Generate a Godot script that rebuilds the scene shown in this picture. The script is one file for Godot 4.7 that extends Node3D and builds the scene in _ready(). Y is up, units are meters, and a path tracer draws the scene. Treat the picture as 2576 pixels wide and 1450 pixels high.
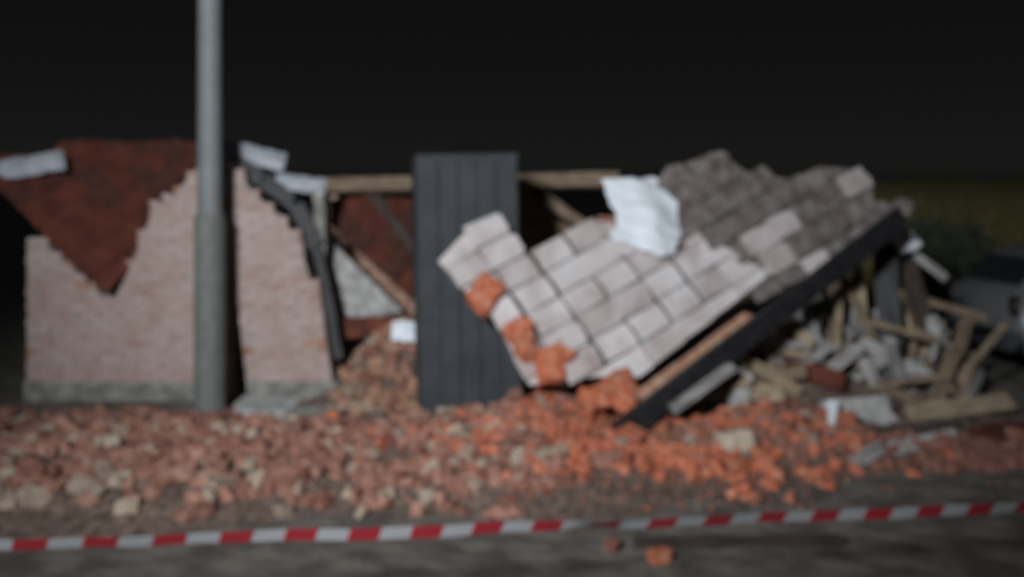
extends Node3D

var rng := RandomNumberGenerator.new()
var counts := {}
var M := {}
var ground_noise := FastNoiseLite.new()

# ---------------------------------------------------------------- helpers
func numbered(called: String) -> String:
	var n: int = counts.get(called, 0)
	counts[called] = n + 1
	return called if n == 0 else "%s_%03d" % [called, n]

func tag(o: Node, label := "", category := "", group := "", kind := "") -> Node:
	if label: o.set_meta("label", label)
	if category: o.set_meta("category", category)
	if group: o.set_meta("group", group)
	if kind: o.set_meta("kind", kind)
	return o

func thing(called: String, label: String, category: String, where := Transform3D.IDENTITY, group := "") -> Node3D:
	var o := Node3D.new()
	o.name = numbered(called)
	add_child(o)
	o.transform = where
	tag(o, label, category, group)
	return o

func part(called: String, mesh: Mesh, m: Material, parent: Node, where := Transform3D.IDENTITY) -> MeshInstance3D:
	var o := MeshInstance3D.new()
	o.name = called
	o.mesh = mesh
	o.material_override = m
	o.transform = where
	o.cast_shadow = GeometryInstance3D.SHADOW_CASTING_SETTING_ON
	parent.add_child(o, true)
	return o

func single(called: String, mesh: Mesh, m: Material, label: String, category: String, where := Transform3D.IDENTITY, group := "") -> MeshInstance3D:
	var o := part(numbered(called), mesh, m, self, where)
	tag(o, label, category, group)
	return o

func frame(o: Vector3, x: Vector3, y: Vector3) -> Transform3D:
	x = x.normalized()
	var z := x.cross(y).normalized()
	return Transform3D(Basis(x, z.cross(x).normalized(), z), o)

func lin(r: float, g: float, b: float) -> Color:
	return Color(r, g, b).linear_to_srgb()

# colours: list of linear Colors from the low to the high end of a noise
func mat(cols: Array, freq := 0.02, scale := 1.0, rough := 0.9, bump := 2.0, world := true, stops := [], stretch := Vector3.ONE) -> StandardMaterial3D:
	var n := FastNoiseLite.new()
	n.seed = 100 + M.size() * 7
	n.noise_type = FastNoiseLite.TYPE_SIMPLEX_SMOOTH
	n.frequency = freq
	n.fractal_octaves = 5
	n.fractal_gain = 0.55
	var g := Gradient.new()
	var off := PackedFloat32Array()
	var cc := PackedColorArray()
	for i in cols.size():
		off.append(stops[i] if stops.size() else 0.25 + 0.5 * i / maxf(1.0, cols.size() - 1.0))
		cc.append((cols[i] as Color).linear_to_srgb())
	g.offsets = off
	g.colors = cc
	var t := NoiseTexture2D.new()
	t.width = 512; t.height = 512; t.seamless = true
	t.normalize = true
	t.noise = n
	t.color_ramp = g
	var m := StandardMaterial3D.new()
	m.albedo_texture = t
	m.roughness = rough
	m.uv1_triplanar = true
	m.uv1_world_triplanar = world
	m.uv1_scale = stretch * scale
	if bump > 0.0:
		var n2: FastNoiseLite = n.duplicate()
		n2.frequency = freq * 2.5
		n2.seed += 3
		var nt := NoiseTexture2D.new()
		nt.width = 512; nt.height = 512; nt.seamless = true
		nt.as_normal_map = true
		nt.bump_strength = bump
		nt.noise = n2
		m.normal_enabled = true
		m.normal_texture = nt
	return m

func plain(c: Color, rough := 0.8, metal := 0.0) -> StandardMaterial3D:
	var m := StandardMaterial3D.new()
	m.albedo_color = c.linear_to_srgb()
	m.roughness = rough
	m.metallic = metal
	return m

func quad(st: SurfaceTool, a: Vector3, b: Vector3, c: Vector3, d: Vector3) -> void:
	for p in [a, b, c, a, c, d]:
		st.add_vertex(p)

# a box with worn, slightly uneven faces; chew > 0 breaks the +x end
func worn_box(size: Vector3, nx: int, ny: int, nz: int, wear: float, chew: float, sd: int, smooth := false) -> ArrayMesh:
	var r := RandomNumberGenerator.new()
	r.seed = sd
	var pts := {}
	var at := func(i: int, j: int, k: int) -> Vector3:
		var key := Vector3i(i, j, k)
		if not pts.has(key):
			var f := Vector3(float(i) / nx, float(j) / ny, float(k) / nz) - Vector3(0.5, 0.5, 0.5)
			var p := f * size
			var ex := int(i == 0 or i == nx) + int(j == 0 or j == ny) + int(k == 0 or k == nz)
			p -= p.normalized() * wear * (ex - 1) * r.randf_range(0.3, 1.4)
			p += Vector3(r.randf_range(-1, 1), r.randf_range(-1, 1), r.randf_range(-1, 1)) * wear * 0.35
			if chew > 0.0 and i == nx:
				p.x -= chew * r.randf()
			elif chew > 0.0 and i == nx - 1 and nx > 2:
				p.x -= chew * r.randf() * 0.4
			pts[key] = p
		return pts[key]
	var st := SurfaceTool.new()
	st.begin(Mesh.PRIMITIVE_TRIANGLES)
	st.set_smooth_group(0 if smooth else -1)
	for i in nx:
		for k in nz:
			quad(st, at.call(i, ny, k), at.call(i + 1, ny, k), at.call(i + 1, ny, k + 1), at.call(i, ny, k + 1))
			quad(st, at.call(i, 0, k), at.call(i, 0, k + 1), at.call(i + 1, 0, k + 1), at.call(i + 1, 0, k))
	for i in nx:
		for j in ny:
			quad(st, at.call(i, j, nz), at.call(i, j + 1, nz), at.call(i + 1, j + 1, nz), at.call(i + 1, j, nz))
			quad(st, at.call(i, j, 0), at.call(i + 1, j, 0), at.call(i + 1, j + 1, 0), at.call(i, j + 1, 0))
	for j in ny:
		for k in nz:
			quad(st, at.call(nx, j, k), at.call(nx, j, k + 1), at.call(nx, j + 1, k + 1), at.call(nx, j + 1, k))
			quad(st, at.call(0, j, k), at.call(0, j + 1, k), at.call(0, j + 1, k + 1), at.call(0, j, k + 1))
	st.generate_normals()
	return st.commit()

# outline in x, y; from z = 0 back to z = -depth
func extruded(poly: PackedVector2Array, depth: float) -> ArrayMesh:
	if not Geometry2D.is_polygon_clockwise(poly):
		poly = poly.duplicate()
		poly.reverse()
	var st := SurfaceTool.new()
	st.begin(Mesh.PRIMITIVE_TRIANGLES)
	st.set_smooth_group(-1)
	var tri := Geometry2D.triangulate_polygon(poly)
	for i in range(0, tri.size(), 3):
		var a := poly[tri[i]]; var b := poly[tri[i + 1]]; var c := poly[tri[i + 2]]
		if (b - a).cross(c - a) > 0.0:
			var s := b; b = c; c = s
		for p in [a, b, c]: st.add_vertex(Vector3(p.x, p.y, 0))
		for p in [a, c, b]: st.add_vertex(Vector3(p.x, p.y, -depth))
	for i in poly.size():
		var a := poly[i]; var b := poly[(i + 1) % poly.size()]
		quad(st, Vector3(a.x, a.y, 0), Vector3(a.x, a.y, -depth), Vector3(b.x, b.y, -depth), Vector3(b.x, b.y, 0))
	st.generate_normals()
	return st.commit()

# a thin bent sheet: rows of points (each row the same length), with a thickness
func sheet(rows: Array, thick: float) -> ArrayMesh:
	var st := SurfaceTool.new()
	st.begin(Mesh.PRIMITIVE_TRIANGLES)
	st.set_smooth_group(0)
	var nr := rows.size(); var nc: int = rows[0].size()
	var norm := func(i: int, j: int) -> Vector3:
		var a: Vector3 = rows[mini(i + 1, nr - 1)][j] - rows[maxi(i - 1, 0)][j]
		var b: Vector3 = rows[i][mini(j + 1, nc - 1)] - rows[i][maxi(j - 1, 0)]
		return b.cross(a).normalized() * thick * 0.5
	for i in nr - 1:
		for j in nc - 1:
			var q := []
			for o in [[0, 0], [0, 1], [1, 1], [1, 0]]:
				q.append([rows[i + o[0]][j + o[1]], norm.call(i + o[0], j + o[1])])
			quad(st, q[0][0] + q[0][1], q[1][0] + q[1][1], q[2][0] + q[2][1], q[3][0] + q[3][1])
			quad(st, q[0][0] - q[0][1], q[3][0] - q[3][1], q[2][0] - q[2][1], q[1][0] - q[1][1])
			st.set_smooth_group(-1)
			for e in [[0, 1, i == 0], [1, 2, j == nc - 2], [2, 3, i == nr - 2], [3, 0, j == 0]]:
				if e[2]:
					var a: Array = q[e[0]]; var b: Array = q[e[1]]
					quad(st, a[0] - a[1], b[0] - b[1], b[0] + b[1], a[0] + a[1])
			st.set_smooth_group(0)
	st.generate_normals()
	return st.commit()

func lathe(profile: Array, seg: int) -> ArrayMesh:
	var st := SurfaceTool.new()
	st.begin(Mesh.PRIMITIVE_TRIANGLES)
	for i in profile.size() - 1:
		st.set_smooth_group(i + 1)
		for s in seg:
			var a0 := TAU * s / seg; var a1 := TAU * (s + 1) / seg
			var p: Vector2 = profile[i]; var q: Vector2 = profile[i + 1]
			quad(st, Vector3(cos(a0) * p.x, p.y, sin(a0) * p.x), Vector3(cos(a0) * q.x, q.y, sin(a0) * q.x), Vector3(cos(a1) * q.x, q.y, sin(a1) * q.x), Vector3(cos(a1) * p.x, p.y, sin(a1) * p.x))
	st.generate_normals()
	return st.commit()

# interlocking roof tile: two rolls, lies in x (width) and y (length, up the slope), bulges to +z; broken cuts the foot
func tile_mesh(w: float, l: float, broken: float, sd: int) -> ArrayMesh:
	var r := RandomNumberGenerator.new()
	r.seed = sd
	var rows := []
	for i in 3:
		var row := []
		for j in 11:
			var t := j / 10.0
			var z := 0.024 * pow(sin(t * PI), 0.7) + 0.026 * (1.0 - i / 2.0)
			var y := -l * 0.5 + l * i / 2.0
			if broken > 0.0 and i == 2:
				y -= broken * l * r.randf_range(0.2, 1.0)
			row.append(Vector3((t - 0.5) * w, y, z))
		rows.append(row)
	rows.reverse()
	return sheet(rows, 0.02)

func height(x: float, d: float) -> float:
	var left := smoothstep(6.95, 8.1, d + 0.3 * sin(x * 1.7)) * (1.0 - smoothstep(12.0, 13.0, d)) * (1.0 - smoothstep(-0.2, 1.2, x)) * 0.13 * (1.0 - 0.85 * smoothstep(9.0, 10.4, d))
	var hgt := left
	# loose strip of debris before the long planks
	hgt += 0.10 * exp(-pow((x + 2.2) / 1.6, 2.0) - pow((d - 9.0) / 0.9, 2.0))
	hgt += 0.24 * exp(-pow((x - 0.35) / 0.7, 2.0) - pow((d - 9.95) / 0.6, 2.0))
	hgt += 0.09 * exp(-pow((x - 0.6) / 1.3, 2.0) - pow((d - 8.5) / 0.7, 2.0))
	hgt += 0.09 * smoothstep(1.5, 2.6, x) * smoothstep(8.6, 9.4, d) * (1.0 - smoothstep(10.2, 11.0, d))
	hgt += 0.14 * exp(-pow((x - 2.0) / 0.7, 2.0) - pow((d - 9.5) / 0.7, 2.0))
	hgt += 0.68 * exp(-pow((x + 1.15) / 0.55, 2.0) - pow((d - 11.7) / 0.7, 2.0))
	hgt += 0.50 * exp(-pow((x - 2.5) / 0.8, 2.0) - pow((d - 11.3) / 0.7, 2.0))
	hgt += 0.4 * exp(-pow((x - 3.9) / 0.9, 2.0) - pow((d - 12.0) / 0.7, 2.0))
	var mask := smoothstep(0.02, 0.12, hgt)
	return hgt + mask * 0.07 * ground_noise.get_noise_2d(x * 90.0, d * 90.0) - 0.03 * (1.0 - mask)

func plank(called: String, p0: Vector3, p1: Vector3, w: float, t: float, m: Material, label: String, category := "plank", face := Vector3(0, 0.3, 1), parent: Node = null) -> MeshInstance3D:
	var l := p0.distance_to(p1)
	var mesh := worn_box(Vector3(l, w, t), 6, 2, 1, minf(t, w) * 0.12, w * 0.5, int(l * 1000.0) + int(w * 7000.0))
	var x := (p1 - p0).normalized()
	var z := (face - x * face.dot(x)).normalized()
	var tr := Transform3D(Basis(x, z.cross(x), z), (p0 + p1) * 0.5)
	if parent:
		return part(called, mesh, m, parent, parent.transform.affine_inverse() * tr)
	return single(called, mesh, m, label, category, tr)

# ---------------------------------------------------------------- scene
func _ready() -> void:
	rng.seed = 4711
	ground_noise.seed = 9
	ground_noise.frequency = 0.02
	ground_noise.fractal_octaves = 4
	view_and_light()
	materials()
	setting()
	standing_wall()
	red_roof()
	pole()
	back_structure()
	pier()
	tile_roof()
	right_debris()
	car()
	rubble()
	tape()

func view_and_light() -> void:
	var cam := Camera3D.new()
	cam.name = "camera"
	cam.near = 0.1
	cam.far = 600.0
	cam.projection = Camera3D.PROJECTION_FRUSTUM
	cam.size = 0.1 * 1450.0 / 2800.0
	cam.frustum_offset = Vector2(0, -0.1 * 288.0 / 2800.0)
	cam.position = Vector3(0, 2.3, 0)
	# the photograph is taken with the lens focused far too near, so all of the ruin is soft
	var lens := CameraAttributesPhysical.new()
	lens.frustum_focal_length = 50.0
	lens.frustum_focus_distance = 1.0
	lens.frustum_near = 0.1
	lens.frustum_far = 600.0
	lens.exposure_aperture = 5.6
	cam.attributes = lens
	add_child(cam)
	cam.current = true
	var env := Environment.new()
	var sm := ProceduralSkyMaterial.new()
	sm.sky_top_color = lin(0.26, 0.29, 0.27)
	sm.sky_horizon_color = lin(0.80, 0.84, 0.76)
	sm.sky_curve = 0.06
	sm.ground_bottom_color = lin(0.1, 0.1, 0.1)
	sm.ground_horizon_color = lin(0.5, 0.5, 0.45)
	sm.sun_angle_max = 1.0
	var sky := Sky.new()
	sky.sky_material = sm
	env.background_mode = Environment.BG_SKY
	env.sky = sky
	env.background_energy_multiplier = 0.012
	env.tonemap_mode = Environment.TONE_MAPPER_LINEAR
	env.tonemap_exposure = 1.0
	env.sdfgi_enabled = true
	env.ssao_enabled = true
	env.ssil_enabled = true
	var we := WorldEnvironment.new()
	we.name = "environment"
	we.environment = env
	add_child(we)
	var moon := DirectionalLight3D.new()
	moon.name = "moonlight"
	moon.light_energy = 0.012
	moon.light_angular_distance = 5.0
	moon.light_color = Color(0.85, 0.92, 1.0)
	moon.shadow_enabled = true
	moon.rotation_degrees = Vector3(-55, -30, 0)
	add_child(moon)

func materials() -> void:
	M.painted = mat([Color(0.37, 0.22, 0.185), Color(0.44, 0.315, 0.285), Color(0.47, 0.36, 0.335), Color(0.50, 0.41, 0.385)], 0.009, 0.35, 0.93, 3.0, true, [0.1, 0.34, 0.55, 0.85])
	M.painted_b = mat([Color(0.37, 0.22, 0.185), Color(0.44, 0.32, 0.29), Color(0.49, 0.385, 0.36)], 0.014, 0.5, 0.93, 3.0, true, [0.15, 0.42, 0.8])
	M.mortar = mat([Color(0.33, 0.265, 0.24), Color(0.44, 0.37, 0.345)], 0.03, 0.8, 0.97, 4.0)
	M.brick_core = mat([Color(0.28, 0.12, 0.07), Color(0.42, 0.22, 0.14), Color(0.46, 0.32, 0.22)], 0.02, 0.8, 0.95, 3.0)
	M.plinth = mat([Color(0.16, 0.155, 0.14), Color(0.33, 0.32, 0.29)], 0.015, 0.5, 0.95, 3.0)
	M.red_tile = mat([Color(0.07, 0.018, 0.012), Color(0.135, 0.034, 0.020), Color(0.18, 0.05, 0.028)], 0.015, 0.6, 0.85, 2.0)
	M.red_tile_b = mat([Color(0.05, 0.018, 0.013), Color(0.09, 0.03, 0.02), Color(0.13, 0.045, 0.03)], 0.02, 0.7, 0.85, 2.0)
	M.pale_tile = mat([Color(0.48, 0.40, 0.385), Color(0.60, 0.54, 0.53), Color(0.68, 0.635, 0.635), Color(0.72, 0.69, 0.70)], 0.008, 0.5, 0.8, 2.0, true, [0.2, 0.4, 0.6, 0.85])
	M.pale_tile_b = mat([Color(0.40, 0.32, 0.305), Color(0.52, 0.45, 0.44), Color(0.62, 0.565, 0.565)], 0.008, 0.6, 0.8, 2.0, true, [0.2, 0.45, 0.8])
	M.grey_tile = mat([Color(0.09, 0.07, 0.06), Color(0.18, 0.15, 0.14), Color(0.27, 0.24, 0.23)], 0.016, 0.6, 0.85, 2.0)
	M.orange = mat([Color(0.34, 0.08, 0.035), Color(0.54, 0.145, 0.07), Color(0.60, 0.20, 0.11), Color(0.52, 0.30, 0.21)], 0.02, 0.9, 0.95, 4.0, true, [0.2, 0.45, 0.62, 0.8])
	M.orange_b = mat([Color(0.26, 0.06, 0.025), Color(0.42, 0.11, 0.05), Color(0.48, 0.165, 0.09), Color(0.40, 0.24, 0.17)], 0.025, 0.9, 0.95, 4.0, true, [0.2, 0.42, 0.6, 0.75])
	M.rubble_pink = mat([Color(0.20, 0.085, 0.06), Color(0.36, 0.17, 0.125), Color(0.45, 0.265, 0.205)], 0.02, 0.8, 0.95, 3.0)
	M.rubble_brown = mat([Color(0.15, 0.055, 0.04), Color(0.26, 0.11, 0.08), Color(0.33, 0.18, 0.135)], 0.02, 0.8, 0.95, 3.0)
	M.rubble_beige = mat([Color(0.27, 0.20, 0.145), Color(0.38, 0.295, 0.225), Color(0.46, 0.375, 0.30)], 0.02, 0.8, 0.95, 3.0)
	M.debris = mat([Color(0.07, 0.05, 0.04), Color(0.14, 0.10, 0.08), Color(0.22, 0.15, 0.12), Color(0.27, 0.2, 0.16)], 0.03, 0.6, 0.98, 6.0)
	M.ground = mat([Color(0.10, 0.088, 0.074), Color(0.155, 0.138, 0.118), Color(0.21, 0.19, 0.16)], 0.012, 0.35, 0.95, 3.0)
	M.steel = mat([Color(0.18, 0.195, 0.20), Color(0.21, 0.225, 0.235)], 0.01, 0.6, 0.6, 0.6)
	M.steel_base = mat([Color(0.14, 0.15, 0.138), Color(0.19, 0.20, 0.185)], 0.015, 0.8, 0.75, 1.0)
	M.charcoal = mat([Color(0.030, 0.034, 0.040), Color(0.044, 0.049, 0.057)], 0.01, 0.5, 0.7, 1.0)
	M.dark_board = mat([Color(0.012, 0.012, 0.014), Color(0.028, 0.028, 0.032)], 0.015, 0.7, 0.6, 1.0)
	M.zinc = mat([Color(0.26, 0.28, 0.31), Color(0.40, 0.43, 0.48)], 0.012, 0.8, 0.5, 1.5)
	M.white = mat([Color(0.74, 0.78, 0.85), Color(0.84, 0.87, 0.92)], 0.01, 0.6, 0.8, 1.5)
	M.plaster = mat([Color(0.30, 0.29, 0.28), Color(0.50, 0.49, 0.48)], 0.015, 0.7, 0.95, 2.0)
	M.cream = mat([Color(0.45, 0.36, 0.27), Color(0.62, 0.52, 0.41)], 0.02, 1.0, 0.95, 3.0)
	M.timber = mat([Color(0.10, 0.07, 0.045), Color(0.20, 0.145, 0.10), Color(0.27, 0.2, 0.14)], 0.012, 0.8, 0.85, 2.0, false, [], Vector3(0.6, 6, 6))
	M.timber_pale = mat([Color(0.22, 0.165, 0.10), Color(0.36, 0.28, 0.19), Color(0.44, 0.36, 0.26)], 0.012, 0.8, 0.85, 2.0, false, [], Vector3(0.6, 6, 6))
	M.timber_grey = mat([Color(0.16, 0.15, 0.14), Color(0.30, 0.29, 0.28), Color(0.42, 0.41, 0.40)], 0.012, 0.8, 0.85, 2.0, false, [], Vector3(0.6, 6, 6))
	M.timber_dark = mat([Color(0.03, 0.022, 0.018), Color(0.075, 0.055, 0.045)], 0.012, 0.8, 0.9, 2.0, false, [], Vector3(0.6, 6, 6))
	M.felt = mat([Color(0.010, 0.010, 0.011), Color(0.028, 0.027, 0.027)], 0.03, 0.8, 0.9, 3.0)
	M.grass = mat([Color(0.15, 0.125, 0.045), Color(0.27, 0.225, 0.085)], 0.02, 0.5, 0.95, 4.0)
	M.bush = mat([Color(0.03, 0.04, 0.022), Color(0.055, 0.066, 0.036)], 0.02, 0.8, 0.9, 0.0)
	M.tape_red = plain(Color(0.42, 0.03, 0.045), 0.5)
	M.tape_white = plain(Color(0.47, 0.48, 0.50), 0.5)
	for k in ["tape_red", "tape_white"]:
		M[k].backlight_enabled = true
		M[k].backlight = Color(0.15, 0.15, 0.15) if k == "tape_white" else Color(0.12, 0.02, 0.02)

func setting() -> void:
	var pm := PlaneMesh.new()
	pm.size = Vector2(500, 500)
	tag(part("ground", pm, M.ground, self), "dusty grey brown ground in front of the ruin", "ground", "", "structure")
	# debris mound: heightfield of dust and fragments
	var st := SurfaceTool.new()
	st.begin(Mesh.PRIMITIVE_TRIANGLES)
	st.set_smooth_group(-1)
	var step := 0.07
	var hgt := func(i: int, j: int) -> Vector3:
		var x := -7.0 + i * step; var d := 7.0 + j * step
		return Vector3(x + 0.02 * ground_noise.get_noise_2d(i * 40.0, j * 40.0), height(x, d) + 0.012 * ground_noise.get_noise_2d(i * 31.0, j * 37.0), -d)
	for i in 186:
		for j in 92:
			quad(st, hgt.call(i, j), hgt.call(i, j + 1), hgt.call(i + 1, j + 1), hgt.call(i + 1, j))
	st.generate_normals()
	tag(part("debris_mound", st.commit(), M.debris, self), "brown mound of dust and crushed brick under the rubble", "debris", "", "stuff")
	# grass bank beyond the ruin on the right
	var gs := SurfaceTool.new()
	gs.begin(Mesh.PRIMITIVE_TRIANGLES)
	gs.set_smooth_group(0)
	var bank := func(i: int, j: int) -> Vector3:
		var x := 4.0 + i * 0.5; var d := 15.0 + j * 0.5
		var y := 2.2 * smoothstep(15.5, 26.0, d) * smoothstep(4.0, 8.0, x) + 0.12 * ground_noise.get_noise_2d(x * 60, d * 60)
		return Vector3(x, y - 0.08, -d)
	for i in 40:
		for j in 30:
			quad(gs, bank.call(i, j), bank.call(i, j + 1), bank.call(i + 1, j + 1), bank.call(i + 1, j))
	gs.generate_normals()
	tag(part("grass_bank", gs.commit(), M.grass, self), "olive grass bank rising behind the car", "bank", "", "structure")
	var blade := sheet([[Vector3(-0.006, 0, 0), Vector3(0.006, 0, 0)], [Vector3(-0.004, 0.09, 0.02), Vector3(0.006, 0.09, 0.02)], [Vector3(-0.001, 0.17, 0.07), Vector3(0.001, 0.17, 0.07)]], 0.001)
	var mm := MultiMesh.new()
	mm.transform_format = MultiMesh.TRANSFORM_3D
	mm.mesh = blade
	mm.instance_count = 16000
	for i in 16000:
		var fx := rng.randf() * 30.0; var fz := rng.randf() * 16.0
		var p: Vector3 = (bank.call(int(fx), int(fz)) as Vector3).lerp(bank.call(int(fx) + 1, int(fz) + 1), fmod(fx, 1.0))
		mm.set_instance_transform(i, Transform3D(Basis(Vector3.UP, rng.randf() * TAU).scaled(Vector3.ONE * rng.randf_range(0.7, 1.8)), p + Vector3(rng.randf_range(-0.2, 0.2), -0.01, rng.randf_range(-0.2, 0.2))))
	var gi := MultiMeshInstance3D.new()
	gi.name = "grass"
	gi.multimesh = mm
	gi.material_override = M.grass
	add_child(gi)
	tag(gi, "dry olive grass on the bank behind the car", "grass", "", "stuff")
	# a dark bush
	bush(Vector3(6.186, 0.683, -16.000) * Vector3(1, 0, 1), 1.7, 0.75, "dark round bush between the ruin and the parked car", 5)

func bush(at: Vector3, h: float, rad: float, label: String, sd: int) -> void:
	var r := RandomNumberGenerator.new()
	r.seed = sd
	var t := thing("bush", label, "bush", Transform3D(Basis(), at))
	var st := SurfaceTool.new()
	st.begin(Mesh.PRIMITIVE_TRIANGLES)
	var lf := SurfaceTool.new()
	lf.begin(Mesh.PRIMITIVE_TRIANGLES)
	lf.set_smooth_group(-1)
	for k in 46:
		var dir := Vector3(r.randf_range(-1, 1), r.randf_range(-0.2, 1), r.randf_range(-1, 1)).normalized()
		var c := Vector3(0, h * 0.52, 0) + dir * Vector3(rad, h * 0.44, rad) * r.randf_range(0.45, 1.0)
		var cl := r.randf_range(0.14, 0.32)
		for q in 110:
			var p := c + Vector3(r.randfn(), r.randfn(), r.randfn()) * cl * 0.5
			var a := Vector3(r.randfn(), r.randfn(), r.randfn()).normalized() * 0.05
			var b := a.cross(Vector3(r.randfn(), r.randfn(), r.randfn())).normalized() * 0.022
			quad(lf, p - a, p - b, p + a, p + b)
	lf.generate_normals()
	for k in 5:
		var top := Vector3(r.randf_range(-0.5, 0.5) * rad, h * 0.7, r.randf_range(-0.5, 0.5) * rad)
		var l := top.length()
		var cyl := lathe([Vector2(0.03, 0), Vector2(0.012, l)], 6)
		var y := top / l
		var x := y.cross(Vector3.FORWARD).normalized()
		part("stem", cyl, M.timber_dark, t, Transform3D(Basis(x, y, x.cross(y)), Vector3(0, -0.05, 0)))
	part("foliage", lf.commit(), M.bush, t)

func brick_meshes(size: Vector3, n: int, wear: float, chew: float, sd: int) -> Array:
	var a := []
	for i in n:
		a.append(worn_box(size, 3, 1, 2, wear, chew, sd + i))
	return a

func brickwork(t: Node3D, poly: PackedVector2Array, turn: float, depth: float, mats: Array, sd: int) -> void:
	# poly in wall metres; courses turned by an angle about the polygon's first point
	var r := RandomNumberGenerator.new()
	r.seed = sd
	var o := poly[0]
	var local := PackedVector2Array()
	for p in poly: local.append((p - o).rotated(-turn))
	var lo := Vector2(99, 99); var hi := Vector2(-99, -99)
	for p in local:
		lo = lo.min(p); hi = hi.max(p)
	var base := Transform3D(Basis(Vector3(0, 0, 1), turn), Vector3(o.x, o.y, 0))
	var core := Geometry2D.offset_polygon(local, -0.035)
	for c in core:
		part("mortar_bed", extruded(c, depth - 0.02), M.mortar, t, base * Transform3D(Basis(), Vector3(0, 0, -0.012)))
	var meshes := brick_meshes(Vector3(0.238, 0.064, depth), 4, 0.006, 0.0, sd)
	var halves := brick_meshes(Vector3(0.118, 0.064, depth), 4, 0.009, 0.02, sd + 9)
	var row := 0
	var y := lo.y + 0.037
	while y < hi.y:
		var x := lo.x + (0.0 if row % 2 == 0 else 0.125)
		while x < hi.x + 0.13:
			var in_l := Geometry2D.is_point_in_polygon(Vector2(x - 0.06, y), local)
			var in_r := Geometry2D.is_point_in_polygon(Vector2(x + 0.06, y), local)
			if in_l or in_r:
				var whole := in_l and in_r
				var m: Material = mats[0] if r.randf() < 0.6 else mats[1]
				if not (Geometry2D.is_point_in_polygon(Vector2(x - 0.16, y), local) and Geometry2D.is_point_in_polygon(Vector2(x + 0.16, y), local) and Geometry2D.is_point_in_polygon(Vector2(x, y + 0.11), local)) and y > lo.y + 0.4 and r.randf() < 0.12:
					m = M.brick_core
				var tr := Transform3D(Basis(Vector3.UP, r.randf_range(-0.01, 0.01)) * Basis(Vector3(0, 0, 1), r.randf_range(-0.008, 0.008)), Vector3(x if whole else x + (-0.06 if in_l else 0.06), y, -depth * 0.5 + r.randf_range(-0.004, 0.004)))
				part("brick", meshes[r.randi() % 4] if whole else halves[r.randi() % 4], m, t, base * tr)
			x += 0.25
		row += 1
		y += 0.075

func standing_wall() -> void:
	var t := thing("brick_wall", "pale whitewashed brick wall with a deep broken notch behind the steel post", "wall", Transform3D(Basis(), Vector3(0, 0, -11.3)))
	brickwork(t, PackedVector2Array([Vector2(-4.946, 0.008), Vector2(-4.946, 1.642), Vector2(-4.752, 1.634), Vector2(-4.429, 1.352), Vector2(-4.139, 1.085), Vector2(-3.985, 1.239), Vector2(-3.864, 1.481), Vector2(-3.783, 1.723), Vector2(-3.642, 1.997), Vector2(-3.461, 2.118), Vector2(-3.259, 2.348), Vector2(-3.158, 2.510), Vector2(-2.984, 2.562), Vector2(-2.896, 2.449), Vector2(-2.855, 1.239), Vector2(-2.807, 0.008)]), 0.0, 0.24, [M.painted, M.painted_b], 21)
	var pl := worn_box(Vector3(2.07, 0.2, 0.3), 14, 2, 1, 0.008, 0.0, 5)
	part("plinth", pl, M.plinth, t, Transform3D(Basis(), Vector3(-3.93, 0.09, -0.13)))
	var t2 := thing("leaning_brick_wall", "pale brick wall fragment leaning away with an orange broken edge", "wall", Transform3D(Basis(), Vector3(0, 0, -11.25)))
	brickwork(t2, PackedVector2Array([Vector2(-2.674, -0.022), Vector2(-2.891, 1.967), Vector2(-2.891, 2.481), Vector2(-2.738, 2.320), Vector2(-2.602, 2.135), Vector2(-2.312, 1.886), Vector2(-2.168, 1.685), Vector2(-2.087, 1.484), Vector2(-1.959, 1.083), Vector2(-1.854, 0.641), Vector2(-1.790, 0.279), Vector2(-1.758, -0.022)]), 0.115, 0.24, [M.painted, M.painted_b], 22)
	var pl2 := worn_box(Vector3(0.95, 0.24, 0.3), 8, 2, 1, 0.01, 0.03, 6)
	part("plinth", pl2, M.plinth, t2, Transform3D(Basis(), Vector3(-2.21, 0.09, -0.12)))
	# verge trim of the gable: dark board and bent metal flashings
	var vb := thing("verge_board", "black verge board hanging in pieces down the edge of the leaning wall", "board", Transform3D())
	var pts := [Vector3(-2.885, 2.452, -11.500), Vector3(-2.573, 2.238, -11.480), Vector3(-2.231, 1.993, -11.450), Vector3(-2.009, 1.554, -11.420), Vector3(-1.895, 1.066, -11.400), Vector3(-1.765, 0.403, -11.350)]
	for i in pts.size() - 1:
		plank("board", pts[i], pts[i + 1] + (pts[i + 1] - pts[i]) * 0.04, 0.17 if i < 3 else 0.10, 0.05 + 0.004 * i, M.dark_board, "", "", Vector3(0.1, 0.2, 1), vb)
	bent("metal_flashing", Vector3(-3.001, 2.568, -11.550), Vector3(-2.347, 2.419, -11.500), 0.19, M.zinc, "light grey bent metal flashing at the peak of the broken wall", 0.03, 31)
	bent("metal_flashing", Vector3(-2.438, 2.238, -11.500), Vector3(-1.928, 2.164, -11.500), 0.17, M.zinc, "light grey bent metal flashing where the verge board drops", 0.03, 32)
	bent("metal_flashing", Vector3(-2.002, 2.164, -11.500), Vector3(-1.978, 1.466, -11.500), 0.11, M.plinth, "narrow dull grey metal strip hanging below the flashing", 0.02, 33)

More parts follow.
